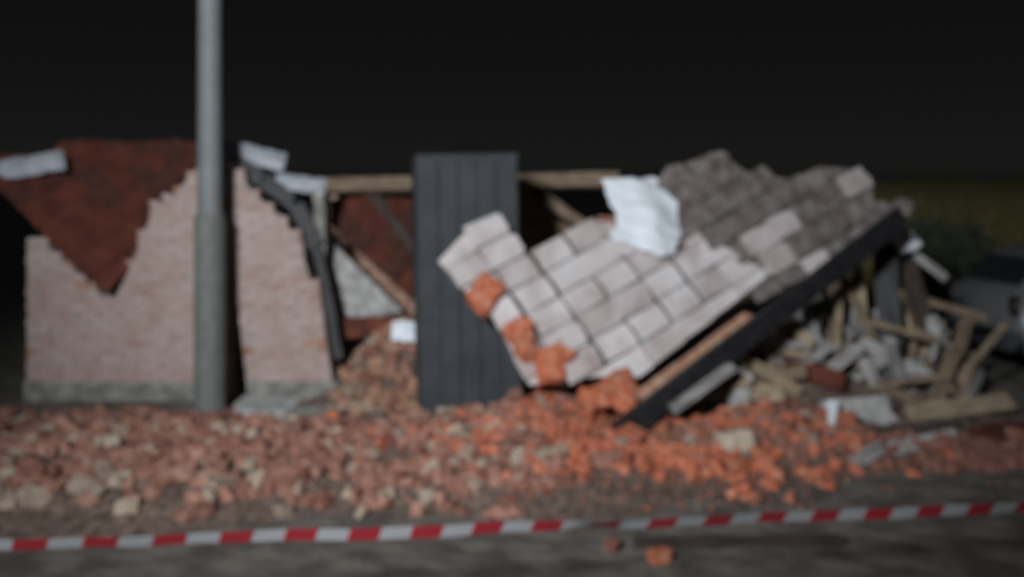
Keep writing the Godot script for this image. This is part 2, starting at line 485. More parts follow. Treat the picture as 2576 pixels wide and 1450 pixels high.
func bent(called: String, a: Vector3, b: Vector3, w: float, m: Material, label: String, amp: float, sd: int) -> void:
	var r := RandomNumberGenerator.new()
	r.seed = sd
	var dir := (b - a).normalized()
	var side := dir.cross(Vector3(0, 0, 1)).normalized()
	var rows := []
	for i in 9:
		var f := i / 8.0
		var c := a.lerp(b, f) + Vector3(0, 0, 1) * r.randf_range(-amp, amp)
		var row := []
		for j in 5:
			var g := j / 4.0 - 0.5
			row.append(c + side * w * g * (1.0 + r.randf_range(-0.12, 0.12)) + Vector3(0, 0, 1) * (amp * 1.6 * absf(g) + r.randf_range(-amp, amp) * 0.4) - (a + b) * 0.5)
		rows.append(row)
	single(called, sheet(rows, 0.006), m, label, "flashing", Transform3D(Basis(), (a + b) * 0.5))

func tiles_on(t: Node3D, pl: Array, poly: PackedVector2Array, w: float, l: float, mats: Array, meshes: Array, jitter: float, miss: float, sd: int, called := "tile", lift := 0.03) -> void:
	# pl: origin, first axis (up the slope, tile length), second axis (across); poly in those two
	var r := RandomNumberGenerator.new()
	r.seed = sd
	var e1: Vector3 = pl[1]; var e2: Vector3 = pl[2]
	var n := e1.cross(e2).normalized()
	if n.z < 0.0: n = -n
	var lo := Vector2(99, 99); var hi := Vector2(-99, -99)
	for p in poly:
		lo = lo.min(p); hi = hi.max(p)
	var flip := -1.0 if n.dot(e1.cross(e2)) > 0.0 else 1.0
	var x := e1.cross(n).normalized()
	var a := lo.x + l * 0.5
	while a < hi.x + l * 0.5:
		var b := lo.y + w * 0.5
		while b < hi.y + w * 0.5:
			var cell := PackedVector2Array([Vector2(a - l * 0.5, b - w * 0.5), Vector2(a + l * 0.5, b - w * 0.5), Vector2(a + l * 0.5, b + w * 0.5), Vector2(a - l * 0.5, b + w * 0.5)])
			for piece in Geometry2D.intersect_polygons(cell, poly):
				var area := 0.0
				for k in piece.size():
					area += piece[k].cross(piece[(k + 1) % piece.size()]) * 0.5
				var share := absf(area) / (w * l)
				if share < 0.12 or r.randf() < miss: continue
				var p: Vector3 = pl[0] + e1 * (a + r.randf_range(-1, 1) * jitter * 0.1) + e2 * b + n * (lift + jitter * 0.12 * r.randf())
				var bs := Basis(x, e1, n) * Basis(Vector3(1, 0, 0), -0.05 + r.randf_range(-1, 1) * jitter * 0.4) * Basis(Vector3(0, 0, 1), r.randf_range(-1, 1) * jitter * 0.4) * Basis(Vector3(0, 1, 0), r.randf_range(-1, 1) * jitter * 0.3)
				var mesh: Mesh = meshes[r.randi() % meshes.size()]
				if share < 0.9:   # a broken tile: only the piece inside the outline
					var cut := PackedVector2Array()
					for q in piece: cut.append(Vector2((q.y - b) * flip * 0.96, q.x - a))
					mesh = extruded(cut, 0.024)
				part(called, mesh, mats[r.randi() % mats.size()], t, Transform3D(bs, p))
			b += w
		a += l

func deck(t: Node3D, pl: Array, poly: PackedVector2Array, thick: float, m: Material, back := 0.0) -> void:
	var n: Vector3 = (pl[1] as Vector3).cross(pl[2]).normalized()
	var s := 1.0 if n.z > 0.0 else -1.0
	var tr := Transform3D(Basis(pl[1], pl[2], n), pl[0] - n * s * back)
	if s < 0.0: tr.origin += -n * s * 0.0
	part("deck", extruded(poly, thick), m, t, tr if s > 0.0 else tr * Transform3D(Basis(), Vector3(0, 0, thick)))

func red_roof() -> void:
	var pl := [Vector3(-5.160, 2.288, -11.050), Vector3(0.703, -0.711, 0.000), Vector3(0.479, 0.474, -0.738)]
	var t := thing("red_roof_section", "fallen section of dark red roof tiles lying over the whitewashed wall", "roof")
	var poly := PackedVector2Array([Vector2(-0.205, -0.016), Vector2(1.573, 0.009), Vector2(1.490, 0.511), Vector2(1.273, 1.812), Vector2(0.954, 2.109), Vector2(0.111, 0.814), Vector2(0.171, 0.601)])
	deck(t, pl, Geometry2D.offset_polygon(poly, -0.1)[0], 0.03, M.timber_dark)
	var meshes := [tile_mesh(0.25, 0.30, 0.0, 1), tile_mesh(0.25, 0.30, 0.0, 2), tile_mesh(0.25, 0.30, 0.15, 3)]
	tiles_on(t, [pl[0], pl[2], pl[1]], swap(Geometry2D.offset_polygon(poly, 0.05)[0]), 0.24, 0.24, [M.red_tile, M.red_tile, M.red_tile_b], meshes, 0.1, 0.03, 40, "tile", 0.02)
	bent("roof_flashing", Vector3(-5.156, 2.320, -11.000), Vector3(-4.530, 2.441, -11.250), 0.2, M.zinc, "bluish grey metal strip across the top of the red tiles", 0.02, 41)

func swap(p: PackedVector2Array) -> PackedVector2Array:
	var q := PackedVector2Array()
	for v in p: q.append(Vector2(v.y, v.x))
	return q

func pole() -> void:
	var base := Vector3(-2.933, -0.007, -10.800)
	base.y = 0.0
	var t := thing("steel_post", "tall round grey steel post with a thicker base in front of the wall", "post", Transform3D(Basis(), base))
	part("base_section", lathe([Vector2(0, -0.1), Vector2(0.15, -0.1), Vector2(0.15, 1.86), Vector2(0.147, 1.885), Vector2(0.128, 1.905), Vector2(0.118, 1.905)], 40), M.steel_base, t)
	part("shaft", lathe([Vector2(0.119, 1.85), Vector2(0.108, 6.2), Vector2(0.06, 6.23), Vector2(0, 6.23)], 40), M.steel, t)
	part("joint_ring", lathe([Vector2(0.119, 1.9), Vector2(0.125, 1.9), Vector2(0.125, 1.93), Vector2(0.119, 1.935)], 40), M.steel, t)
	var door := worn_box(Vector3(0.11, 0.4, 0.02), 2, 3, 1, 0.003, 0.0, 3)
	part("service_door", door, M.steel_base, t, Transform3D(Basis(Vector3.UP, 0.25), Vector3(0.035, 0.75, 0.143)))

func back_structure() -> void:
	# what is left of the back of the house: dark brick wall, plate beam, rafters, boards
	var t := thing("back_wall", "red brick back wall inside the ruin below the timber beam", "wall", Transform3D(Basis(), Vector3(0, 0, -13.0)))
	brickwork(t, PackedVector2Array([Vector2(-2.263, 0.011), Vector2(-2.263, 2.100), Vector2(-1.149, 2.147), Vector2(0.151, 2.119), Vector2(0.801, 1.729), Vector2(1.265, 1.822), Vector2(1.265, 0.011)]), 0.0, 0.2, [M.brick_core, M.brick_core], 51)
	plank("roof_beam", Vector3(-2.106, 2.163, -12.400), Vector3(1.219, 2.234, -12.300), 0.16, 0.14, M.timber, "long weathered timber beam running behind the dark pier", "beam")
	plank("rafter", Vector3(0.190, 2.153, -12.500), Vector3(1.211, 1.430, -12.000), 0.12, 0.08, M.timber, "brown rafter slanting down under the pale roof top", "rafter")
	plank("rafter", Vector3(-1.596, 2.108, -12.500), Vector3(-1.026, 1.423, -12.100), 0.12, 0.08, M.timber_dark, "dark rafter slanting down from the beam beside the pier", "rafter")
	var gp := [Vector3(-2.063, 1.801, -12.150), Vector3(0.731, -0.681, 0.040), Vector3(0.540, 0.541, -0.645)]
	var gr := thing("inner_roof_piece", "dark red tile roof piece sloping down inside the gap left of the pier", "roof")
	var gpoly := PackedVector2Array([Vector2(0.000, -0.000), Vector2(1.241, 0.000), Vector2(1.377, 0.124), Vector2(0.548, 1.144), Vector2(0.071, 0.525), Vector2(-0.148, 0.185)])
	deck(gr, gp, Geometry2D.offset_polygon(gpoly, -0.05)[0], 0.03, M.timber_dark)
	tiles_on(gr, [gp[0], gp[2], gp[1]], swap(gpoly), 0.24, 0.28, [M.red_tile_b, M.red_tile_b, M.red_tile], [tile_mesh(0.235, 0.32, 0.0, 61), tile_mesh(0.235, 0.32, 0.1, 62)], 0.08, 0.02, 63, "tile", 0.02)
	# grey wall board leaning
	single("wall_board", extruded(PackedVector2Array([Vector2(-2.021, 1.650), Vector2(-1.910, 1.556), Vector2(-1.179, 0.834), Vector2(-1.519, 0.757), Vector2(-1.859, 0.791), Vector2(-1.936, 1.182)]), 0.03), M.plaster, "torn grey wall board leaning beside the pier", "board", Transform3D(Basis(), Vector3(0, 0, -11.9)))
	plank("roof_batten", Vector3(-1.962, 2.120, -11.700), Vector3(-1.987, 1.452, -11.700), 0.09, 0.05, M.timber_grey, "short grey batten upright beside the torn wall board", "batten")
	single("red_board", extruded(PackedVector2Array([Vector2(-1.828, 0.783), Vector2(-1.368, 0.804), Vector2(-1.034, 0.783), Vector2(-1.076, 0.574), Vector2(-1.452, 0.595), Vector2(-1.745, 0.574)]), 0.05), M.red_tile, "dark red board fallen below the grey wall board", "board", Transform3D(Basis(), Vector3(0, 0, -11.7)))
	bent("white_sheet", Vector3(-1.210, 0.728, -11.200), Vector3(-0.850, 0.708, -11.200), 0.2, M.white, "small white crumpled sheet at the foot of the pier", 0.02, 56)

func pier() -> void:
	var base := Vector3(-0.396, 0.017, -10.600)
	base.y = 0.0
	var lean := Basis(Vector3(0, 0, 1), 0.022) * Basis(Vector3(1, 0, 0), -0.03)
	var t := thing("charcoal_pier", "dark charcoal clad pier standing upright in the middle of the ruin", "pier", Transform3D(lean * Basis(Vector3.UP, 0.16), base))
	var hgt := 2.46
	part("core", worn_box(Vector3(0.88, hgt, 0.62), 2, 4, 2, 0.01, 0.0, 4), M.timber_dark, t, Transform3D(Basis(), Vector3(0, hgt * 0.5 - 0.05, -0.2)))
	var r := RandomNumberGenerator.new()
	r.seed = 61
	for i in 5:   # front cladding sheets
		var w := 0.186
		var mesh := worn_box(Vector3(w - 0.008, hgt + r.randf_range(-0.03, 0.05), 0.03), 1, 5, 1, 0.003, 0.0, 70 + i)
		part("cladding_sheet", mesh, M.charcoal, t, Transform3D(Basis(Vector3(0, 0, 1), r.randf_range(-0.004, 0.004)), Vector3(-0.372 + i * w, hgt * 0.5, 0.13 + r.randf_range(-0.003, 0.003))))
	for i in 4:
		var w := 0.168
		var mesh := worn_box(Vector3(0.03, hgt + r.randf_range(-0.03, 0.05), w - 0.008), 1, 5, 1, 0.003, 0.0, 80 + i)
		for s in [-1, 1]:
			part("cladding_sheet", mesh, M.charcoal, t, Transform3D(Basis(), Vector3(s * 0.465, hgt * 0.5, 0.05 - i * w)))
	part("cap", worn_box(Vector3(0.98, 0.05, 0.72), 3, 1, 3, 0.006, 0.0, 9), M.charcoal, t, Transform3D(Basis(), Vector3(0, hgt + 0.0, -0.2)))

func tile_roof() -> void:
	var pl := [Vector3(1.099, 0.443, -9.850), Vector3(0.812, 0.415, -0.410), Vector3(-0.554, 0.768, -0.320)]
	var n: Vector3 = (pl[1] as Vector3).cross(pl[2]).normalized()
	var t := thing("tile_roof", "collapsed roof slope of pale dusty tiles sliding down to the orange heap", "roof")
	var poly := PackedVector2Array([Vector2(0.065, 0.025), Vector2(2.101, 0.215), Vector2(1.710, 0.349), Vector2(1.646, 0.519), Vector2(1.473, 0.810), Vector2(1.120, 0.815), Vector2(1.070, 1.035), Vector2(0.810, 1.180), Vector2(0.750, 1.358), Vector2(0.513, 1.561), Vector2(-0.106, 1.481), Vector2(-0.123, 1.653), Vector2(-0.072, 1.861), Vector2(-0.284, 2.073), Vector2(-0.911, 1.865), Vector2(-0.880, 1.579), Vector2(-0.768, 1.161), Vector2(-0.823, 0.762), Vector2(-0.845, 0.481), Vector2(-0.549, 0.347), Vector2(-0.280, 0.230)])
	deck(t, pl, Geometry2D.offset_polygon(poly, -0.05)[0], 0.025, M.timber_dark)
	var meshes := [tile_mesh(0.230, 0.368, 0.0, 11), tile_mesh(0.230, 0.368, 0.0, 12), tile_mesh(0.230, 0.368, 0.0, 13), tile_mesh(0.230, 0.43, 0.12, 14)]
	tiles_on(t, pl, poly, 0.25, 0.385, [M.pale_tile, M.pale_tile, M.pale_tile, M.pale_tile_b, M.pale_tile_b], meshes, 0.1, 0.015, 71)
	for i in 4:
		var b := 0.15 + i * 0.42
		var a0: Vector3 = pl[0] + pl[1] * (-0.2 - 0.1 * i) + pl[2] * b - n * 0.09
		plank("rafter", a0, a0 + pl[1] * [2.1, 1.6, 1.1, 0.7][i], 0.07, 0.12, M.timber_dark, "", "", n, t)
	# upper part of the slope: old grey brown tiles, ragged against the dark
	var t2 := thing("grey_roof_section", "upper roof section of grey brown tiles in broken steps against the dark", "roof")
	var poly2 := PackedVector2Array([Vector2(1.534, 0.084), Vector2(3.366, -0.043), Vector2(3.596, 0.037), Vector2(3.227, 0.240), Vector2(3.460, 0.532), Vector2(3.023, 0.768), Vector2(2.659, 0.809), Vector2(2.448, 0.950), Vector2(2.261, 1.180), Vector2(2.194, 1.425), Vector2(1.859, 1.475), Vector2(1.655, 1.549), Vector2(1.468, 1.457), Vector2(1.227, 0.947), Vector2(1.459, 0.793), Vector2(1.632, 0.503), Vector2(1.710, 0.349)])
	deck(t2, pl, Geometry2D.offset_polygon(poly2, -0.06)[0], 0.03, M.timber_dark, 0.04)
	var m2 := [tile_mesh(0.230, 0.43, 0.0, 15), tile_mesh(0.230, 0.43, 0.2, 16), tile_mesh(0.230, 0.43, 0.0, 17)]
	tiles_on(t2, pl, Geometry2D.offset_polygon(poly2, 0.07)[0], 0.25, 0.33, [M.grey_tile, M.grey_tile, M.grey_tile, M.pale_tile_b], m2, 0.2, 0.03, 72, "tile", 0.02)
	for i in 5:
		var a0: Vector3 = pl[0] + pl[1] * (1.95 + i * 0.34) + pl[2] * 0.12
		plank("batten", a0, a0 + pl[2] * [1.1, 0.85, 0.65, 0.6, 0.3][i], 0.05, 0.035, M.timber, "", "", n, t2)
	# white membrane flung over the top
	var rows := []
	var c0 := [Vector3(0.874, 2.265, -10.900), Vector3(1.178, 2.273, -10.900), Vector3(1.465, 2.249, -10.950)]
	var c1 := [Vector3(0.930, 2.039, -10.740), Vector3(1.287, 2.075, -10.680), Vector3(1.577, 2.019, -10.760)]
	var c2 := [Vector3(0.998, 1.855, -10.560), Vector3(1.338, 1.896, -10.480), Vector3(1.599, 1.802, -10.650)]
	var c3 := [Vector3(0.940, 1.712, -10.420), Vector3(1.286, 1.697, -10.360), Vector3(1.592, 1.632, -10.500)]
	var c4 := [Vector3(1.161, 1.613, -10.400), Vector3(1.333, 1.535, -10.300), Vector3(1.498, 1.545, -10.420)]
	var mid: Vector3 = c2[1]
	for c in [c0, c1, c2, c3, c4]:
		var row := []
		for p in c: row.append(p - mid)
		rows.append(row)
	single("white_membrane", sheet(subdivide(rows, 4, 0.022), 0.006), M.white, "bright white membrane sheet flung over the roof between pale and grey tiles", "sheet", Transform3D(Basis(), mid))
	# verge: dark beam, timber strip and grey strip
	plank("verge_beam", Vector3(0.875, 0.081, -9.400), Vector3(3.874, 1.905, -10.950), 0.215, 0.07, M.dark_board, "long black verge beam slanting from the orange heap up to the roof corner", "beam", Vector3(0.25, -0.2, 1))
	plank("verge_batten", Vector3(1.106, 0.353, -9.600), Vector3(2.242, 1.008, -10.250), 0.15, 0.05, M.brick_core, "orange brown batten wedged under the pale tile edge", "batten", Vector3(-0.1, 0.5, 1))
	plank("grey_strip", Vector3(1.366, 0.288, -9.500), Vector3(1.999, 0.601, -9.950), 0.10, 0.03, M.timber_grey, "short pale grey strip lying under the black verge beam", "strip")

func subdivide(rows: Array, k: int, amp: float) -> Array:
	var r := RandomNumberGenerator.new()
	r.seed = 91
	var nr := (rows.size() - 1) * k; var nc: int = (rows[0].size() - 1) * k
	var out := []
	for i in nr + 1:
		var row := []
		for j in nc + 1:
			var fi := minf(float(i) / k, rows.size() - 1.001); var fj := minf(float(j) / k, rows[0].size() - 1.001)
			var a := int(fi); var b := int(fj)
			var p0: Vector3 = (rows[a][b] as Vector3).lerp(rows[a][b + 1], fj - b)
			var p1: Vector3 = (rows[a + 1][b] as Vector3).lerp(rows[a + 1][b + 1], fj - b)
			row.append(p0.lerp(p1, fi - a) + Vector3(r.randf_range(-1, 1), r.randf_range(-1, 1), r.randf_range(-1, 1)) * amp)
		out.append(row)
	return out

func right_debris() -> void:
	plank("dark_post", Vector3(3.905, 1.661, -11.700), Vector3(3.813, -0.324, -11.000), 0.24, 0.12, M.dark_board, "black upright post holding the roof corner", "post", Vector3(-0.3, 0, 1))
	plank("pale_plank", Vector3(3.542, 1.425, -11.500), Vector3(3.590, 0.288, -11.200), 0.13, 0.04, M.timber_pale, "beige plank upright beside the black post", "plank", Vector3(-0.4, 0.1, 1))
	plank("light_batten", Vector3(2.896, 1.059, -11.100), Vector3(3.027, 0.599, -11.000), 0.12, 0.05, M.timber_grey, "short light grey batten leaning under the verge beam", "batten", Vector3(-0.6, 0.2, 1))
	single("plaster_chunk", worn_box(Vector3(0.26, 0.2, 0.12), 3, 2, 2, 0.03, 0.05, 11), M.plaster, "pale plaster chunk caught under the verge beam", "chunk", Transform3D(Basis(Vector3(0, 0, 1), 0.7), Vector3(2.571, 0.778, -10.900)))
	plank("grey_board", Vector3(3.459, 0.481, -11.000), Vector3(3.578, 0.186, -10.800), 0.11, 0.04, M.timber_grey, "broken grey board end below the beige plank", "board", Vector3(-0.4, 0.4, 1))
	plank("red_plank", Vector3(2.406, 0.461, -11.000), Vector3(3.220, 0.301, -10.700), 0.2, 0.05, M.red_tile, "dark red board fallen inside the ruin under the roof", "board", Vector3(-0.2, 0.8, 1))
	single("white_bundle", worn_box(Vector3(0.36, 0.22, 0.2), 4, 3, 3, 0.05, 0.06, 12, true), M.white, "white foam piece hanging at the roof corner above the black post", "foam piece", Transform3D(Basis(Vector3(0, 0, 1), -0.75), Vector3(4.091, 1.604, -11.600)))
	plank("grey_plank", Vector3(4.231, 1.452, -11.700), Vector3(4.547, 1.190, -11.600), 0.09, 0.04, M.timber_grey, "grey plank end sticking out beside the white foam", "plank")
	plank("brown_plank", Vector3(4.296, 0.980, -12.000), Vector3(5.111, 0.736, -11.900), 0.09, 0.05, M.timber, "brown plank pointing at the car", "plank")
	plank("brown_board", Vector3(4.159, 1.391, -11.950), Vector3(4.393, 0.433, -11.800), 0.34, 0.03, M.timber_dark, "wide dark brown board behind the black post", "board")
	plank("beige_plank", Vector3(4.261, 0.522, -11.500), Vector3(4.429, 0.157, -11.300), 0.16, 0.05, M.timber_pale, "short beige plank leaning right of the black post", "plank", Vector3(-0.3, 0.3, 1))
	plank("grey_stake", Vector3(4.509, 0.496, -11.400), Vector3(4.630, 0.108, -11.200), 0.12, 0.05, M.timber_grey, "grey brown plank leaning next to the short beige plank", "plank", Vector3(-0.3, 0.3, 1))
	plank("grey_stake", Vector3(4.167, 0.310, -11.300), Vector3(3.887, 0.048, -11.100), 0.12, 0.05, M.timber_grey, "grey plank crossing low against the black post", "plank", Vector3(-0.3, 0.3, 1))
	plank("white_board", Vector3(2.760, 0.144, -9.850), Vector3(3.519, 0.172, -10.050), 0.3, 0.04, M.plaster, "whitish board lying on the rubble at the foot of the black post", "board", Vector3(-0.2, 0.5, 1))
	plank("white_edge", Vector3(2.837, 0.294, -9.800), Vector3(2.616, 0.015, -9.300), 0.11, 0.06, M.white, "white strip standing at the end of the whitish board", "strip", Vector3(-0.6, 0.2, 1))
	plank("long_plank", Vector3(3.562, 0.139, -10.000), Vector3(4.689, 0.179, -10.400), 0.18, 0.05, M.timber_pale, "long beige plank lying toward the car", "plank", Vector3(-0.2, 0.9, 1))
	plank("low_plank", Vector3(2.632, 0.081, -9.300), Vector3(4.152, 0.103, -9.750), 0.1, 0.05, M.timber_dark, "long dark plank under the beige plank", "plank", Vector3(0, 0.8, 1))
	plank("zinc_strip", Vector3(3.078, 0.079, -9.000), Vector3(3.782, 0.113, -9.350), 0.13, 0.03, M.plaster, "grey flat strip lying in front of the long planks", "strip", Vector3(-0.1, 0.9, 1))
	plank("grey_offcut", Vector3(2.665, 0.051, -8.650), Vector3(2.980, 0.129, -8.900), 0.12, 0.05, M.timber_grey, "grey timber offcut on the ground before the planks", "offcut", Vector3(0, 0.8, 1))
	single("cream_stone", worn_box(Vector3(0.36, 0.2, 0.24), 4, 2, 3, 0.035, 0.04, 13, true), M.cream, "bright cream stone block on the rubble under the roof edge", "stone", Transform3D(Basis(Vector3.UP, 0.3) * Basis(Vector3(0, 0, 1), 0.08), Vector3(1.814, 0.142, -8.950)))
	single("red_slab", worn_box(Vector3(0.9, 0.10, 0.55), 5, 1, 3, 0.015, 0.12, 14), M.red_tile, "dark red slab lying on the ground below the long planks", "slab", Transform3D(Basis(Vector3.UP, 0.25), Vector3(4.35, 0.06, -9.55)))
	var r := RandomNumberGenerator.new()
	r.seed = 717
	var tm := [M.timber, M.timber_grey, M.timber_pale, M.timber_grey, M.timber, M.plaster]
	var tn := ["brown", "grey", "beige", "grey", "brown", "whitish"]
	for i in 84:
		var x := r.randf_range(1.9, 4.9); var d := r.randf_range(10.8, 11.9)
		if x < 2.4: d = r.randf_range(10.3, 10.9)
		var up := r.randf_range(0.03, 0.3) if x < 2.6 or i % 2 else r.randf_range(0.2, 0.8)
		var c := Vector3(x, height(x, d) + up, -d)
		var dirv := Vector3(r.randf_range(-1, 1), r.randf_range(-0.35, 0.75) if i % 3 else 1.6, r.randf_range(-0.5, 0.5)).normalized()
		var l := r.randf_range(0.22, 0.5)
		var k := r.randi() % 6
		var roof_y := 0.08 + 0.607 * (x - 0.87) - 0.2
		if i % 3 == 0:   # uprights stand on the debris and reach up toward the beam
			l = minf(r.randf_range(0.3, 0.75), maxf(0.15, (roof_y - height(x, d)) * 0.5)) if x < 3.9 else r.randf_range(0.2, 0.4)
			c.y = height(x, d) + dirv.y * l - 0.04
		elif x < 3.9: c.y = minf(c.y, roof_y - absf(dirv.y) * l)
		else: c.y = minf(c.y, height(x, d) + 0.15 + absf(dirv.y) * l)
		plank("splintered_timber", c - dirv * l, c + dirv * l, r.randf_range(0.06, 0.17), r.randf_range(0.025, 0.06), tm[k], tn[k] + " splintered timber in the tangle under the black verge beam", "timber", Vector3(r.randf_range(-0.8, 0.3), r.randf_range(0, 0.9), 1)).set_meta("group", tn[k] + " timbers under the verge beam")
	# black roofing felt by the leaning wall and pale plaster slab
	var rows := []
	for i in 7:
		var row := []
		for j in 4:
			var x := -1.95 + i * 0.14; var d := 9.7 + j * 0.17 - 0.02 * i
			row.append(Vector3(x, height(x, d) + 0.07 + 0.05 * sin(i * 2.1 + j) * 0.7, -d) - Vector3(-1.5, 0.15, -9.9))
		rows.append(row)
	single("roofing_felt", sheet(rows, 0.008), M.felt, "crumpled black roofing felt on the rubble beside the leaning wall", "felt", Transform3D(Basis(), Vector3(-1.5, 0.15, -9.9)))
	single("plaster_slab", worn_box(Vector3(0.62, 0.07, 0.34), 5, 1, 3, 0.02, 0.1, 15), M.plaster, "pale flat plaster slab on the rubble at the foot of the post", "slab", Transform3D(Basis(Vector3.UP, -0.1) * Basis(Vector3(1, 0, 0), 0.2), Vector3(-2.15, 0.24, -9.85)))
	single("plaster_slab", worn_box(Vector3(0.5, 0.06, 0.26), 5, 1, 3, 0.02, 0.1, 16), M.plinth, "grey plaster slab in front of the black roofing felt", "slab", Transform3D(Basis(Vector3.UP, -0.35) * Basis(Vector3(1, 0, 0), 0.25), Vector3(-1.72, 0.22, -9.6)))

func car() -> void:
	var t := thing("parked_car", "dark grey car parked beyond the ruin at the grass bank", "car", Transform3D(Basis(Vector3.UP, 0.12), Vector3(7.6, 0, -13.4)))
	var paint := mat([Color(0.12, 0.125, 0.13), Color(0.15, 0.155, 0.16)], 0.01, 0.5, 0.35, 0.0)
	M["car_paint"] = paint
	paint.clearcoat_enabled = true
	var glass := plain(Color(0.02, 0.022, 0.026), 0.08)
	M["car_glass"] = glass
	var tyre := plain(Color(0.012, 0.012, 0.012), 0.9)
	var rim := plain(Color(0.3, 0.3, 0.32), 0.4, 0.8)
	var lamp := plain(Color(0.03, 0.02, 0.02), 0.25)
	# side outline, x along the car (tail at -2.1), width across z
	var body := PackedVector2Array([Vector2(-2.08, 0.3), Vector2(-2.12, 0.62), Vector2(-2.05, 0.95), Vector2(-1.9, 1.0), Vector2(0.75, 0.98), Vector2(1.75, 0.84), Vector2(2.1, 0.7), Vector2(2.12, 0.32), Vector2(1.75, 0.24), Vector2(-1.8, 0.24)])
	var cabin := PackedVector2Array([Vector2(-1.98, 0.98), Vector2(-1.55, 1.36), Vector2(-1.1, 1.43), Vector2(-0.2, 1.44), Vector2(0.3, 1.38), Vector2(1.0, 0.97)])
	part("body", car_shell(body, 1.74, 0.06), paint, t)
	part("cabin", car_shell(cabin, 1.5, 0.12), paint, t)
	for s in [-1, 1]:
		for w in [PackedVector2Array([Vector2(-1.78, 1.03), Vector2(-1.42, 1.32), Vector2(-0.75, 1.37), Vector2(-0.75, 1.03)]), PackedVector2Array([Vector2(-0.66, 1.03), Vector2(-0.66, 1.37), Vector2(-0.2, 1.375), Vector2(0.22, 1.31), Vector2(0.7, 1.03)])]:
			part("side_window", extruded(w, 0.02), glass, t, Transform3D(Basis(Vector3(1, 0, 0), -0.13 * s), Vector3(0, 0.0 + (0.1 if s > 0 else -0.1) * 0.0, s * 0.735 + 0.01 + s * 0.13)))
		for x in [-1.3, 1.32]:
			var wh := part("wheel", lathe([Vector2(0.2, -0.1), Vector2(0.3, -0.1), Vector2(0.315, -0.07), Vector2(0.315, 0.07), Vector2(0.3, 0.1), Vector2(0.2, 0.1)], 28), tyre, t, Transform3D(Basis(Vector3(1, 0, 0), PI / 2), Vector3(x, 0.315, s * 0.8)))
			part("rim", lathe([Vector2(0, -0.085), Vector2(0.05, -0.09), Vector2(0.2, -0.06), Vector2(0.2, 0.06), Vector2(0.05, 0.09), Vector2(0, 0.085)], 20), rim, wh)
		part("tail_lamp", worn_box(Vector3(0.08, 0.26, 0.16), 1, 2, 1, 0.012, 0.0, 8, true), lamp, t, Transform3D(Basis(), Vector3(-2.06, 0.82, s * 0.7)))
	part("rear_window", worn_box(Vector3(0.015, 0.42, 1.15), 1, 2, 2, 0.002, 0.0, 7), glass, t, Transform3D(Basis(Vector3(0, 0, 1), -0.85), Vector3(-1.79, 1.18, 0)))
	part("bumper", worn_box(Vector3(0.16, 0.22, 1.7), 2, 2, 4, 0.02, 0.0, 6, true), M.charcoal, t, Transform3D(Basis(), Vector3(-2.09, 0.42, 0)))

func car_shell(poly: PackedVector2Array, w: float, inset: float) -> ArrayMesh:
	# loft the outline across the width with rounded shoulders
	if not Geometry2D.is_polygon_clockwise(poly):
		poly = poly.duplicate(); poly.reverse()
	var st := SurfaceTool.new()
	st.begin(Mesh.PRIMITIVE_TRIANGLES)
	st.set_smooth_group(1)
	var c := Vector2.ZERO
	for p in poly: c += p / poly.size()
	var secs := [[-0.5, 0.86], [-0.47, 0.95], [-0.4, 1.0], [0.4, 1.0], [0.47, 0.95], [0.5, 0.86]]
	for k in secs.size() - 1:
		for i in poly.size():
			var a := poly[i]; var b := poly[(i + 1) % poly.size()]
			var s0: float = secs[k][1]; var s1: float = secs[k + 1][1]
			var z0: float = secs[k][0] * w; var z1: float = secs[k + 1][0] * w
			var f := func(p: Vector2, s: float, z: float) -> Vector3:
				var q := c + (p - c) * Vector2(1.0 - (1.0 - s) * 0.5, s)
				var taper := 1.0 - inset * 2.0 * maxf(0.0, p.y - c.y)
				return Vector3(q.x, q.y, z * taper)
			quad(st, f.call(a, s1, z1), f.call(a, s0, z0), f.call(b, s0, z0), f.call(b, s1, z1))
	st.set_smooth_group(-1)
	var tri := Geometry2D.triangulate_polygon(poly)
	for e in [0, secs.size() - 1]:
		for i in range(0, tri.size(), 3):
			var v := []
			for q in 3:
				var p := poly[tri[i + q]]
				var s: float = secs[e][1]
				var pp := c + (p - c) * Vector2(1.0 - (1.0 - s) * 0.5, s)
				v.append(Vector3(pp.x, pp.y, secs[e][0] * w * (1.0 - inset * 2.0 * maxf(0.0, p.y - c.y))))
			if e == 0: v.reverse()
			for q in v: st.add_vertex(q)
	st.generate_normals()
	return st.commit()

func hollow_block(l: float, w: float, h: float, chew: float, sd: int) -> ArrayMesh:
	# clay block with slots through its length: outer walls and webs joined
	var st := SurfaceTool.new()
	st.begin(Mesh.PRIMITIVE_TRIANGLES)
	var t := 0.02
	var bars := [[Vector3(0, h * 0.5 - t * 0.5, 0), Vector3(l, t, w)], [Vector3(0, -h * 0.5 + t * 0.5, 0), Vector3(l, t, w)]]
	for i in 4:
		bars.append([Vector3(0, 0, -w * 0.5 + t * 0.5 + i * (w - t) / 3.0), Vector3(l, h - 2 * t + 0.004, t)])
	var k := 0
	for b in bars:
		st.append_from(worn_box(b[1], 2, 1, 1, 0.002, chew, sd + k), 0, Transform3D(Basis(), b[0]))
		k += 1
	return st.commit()

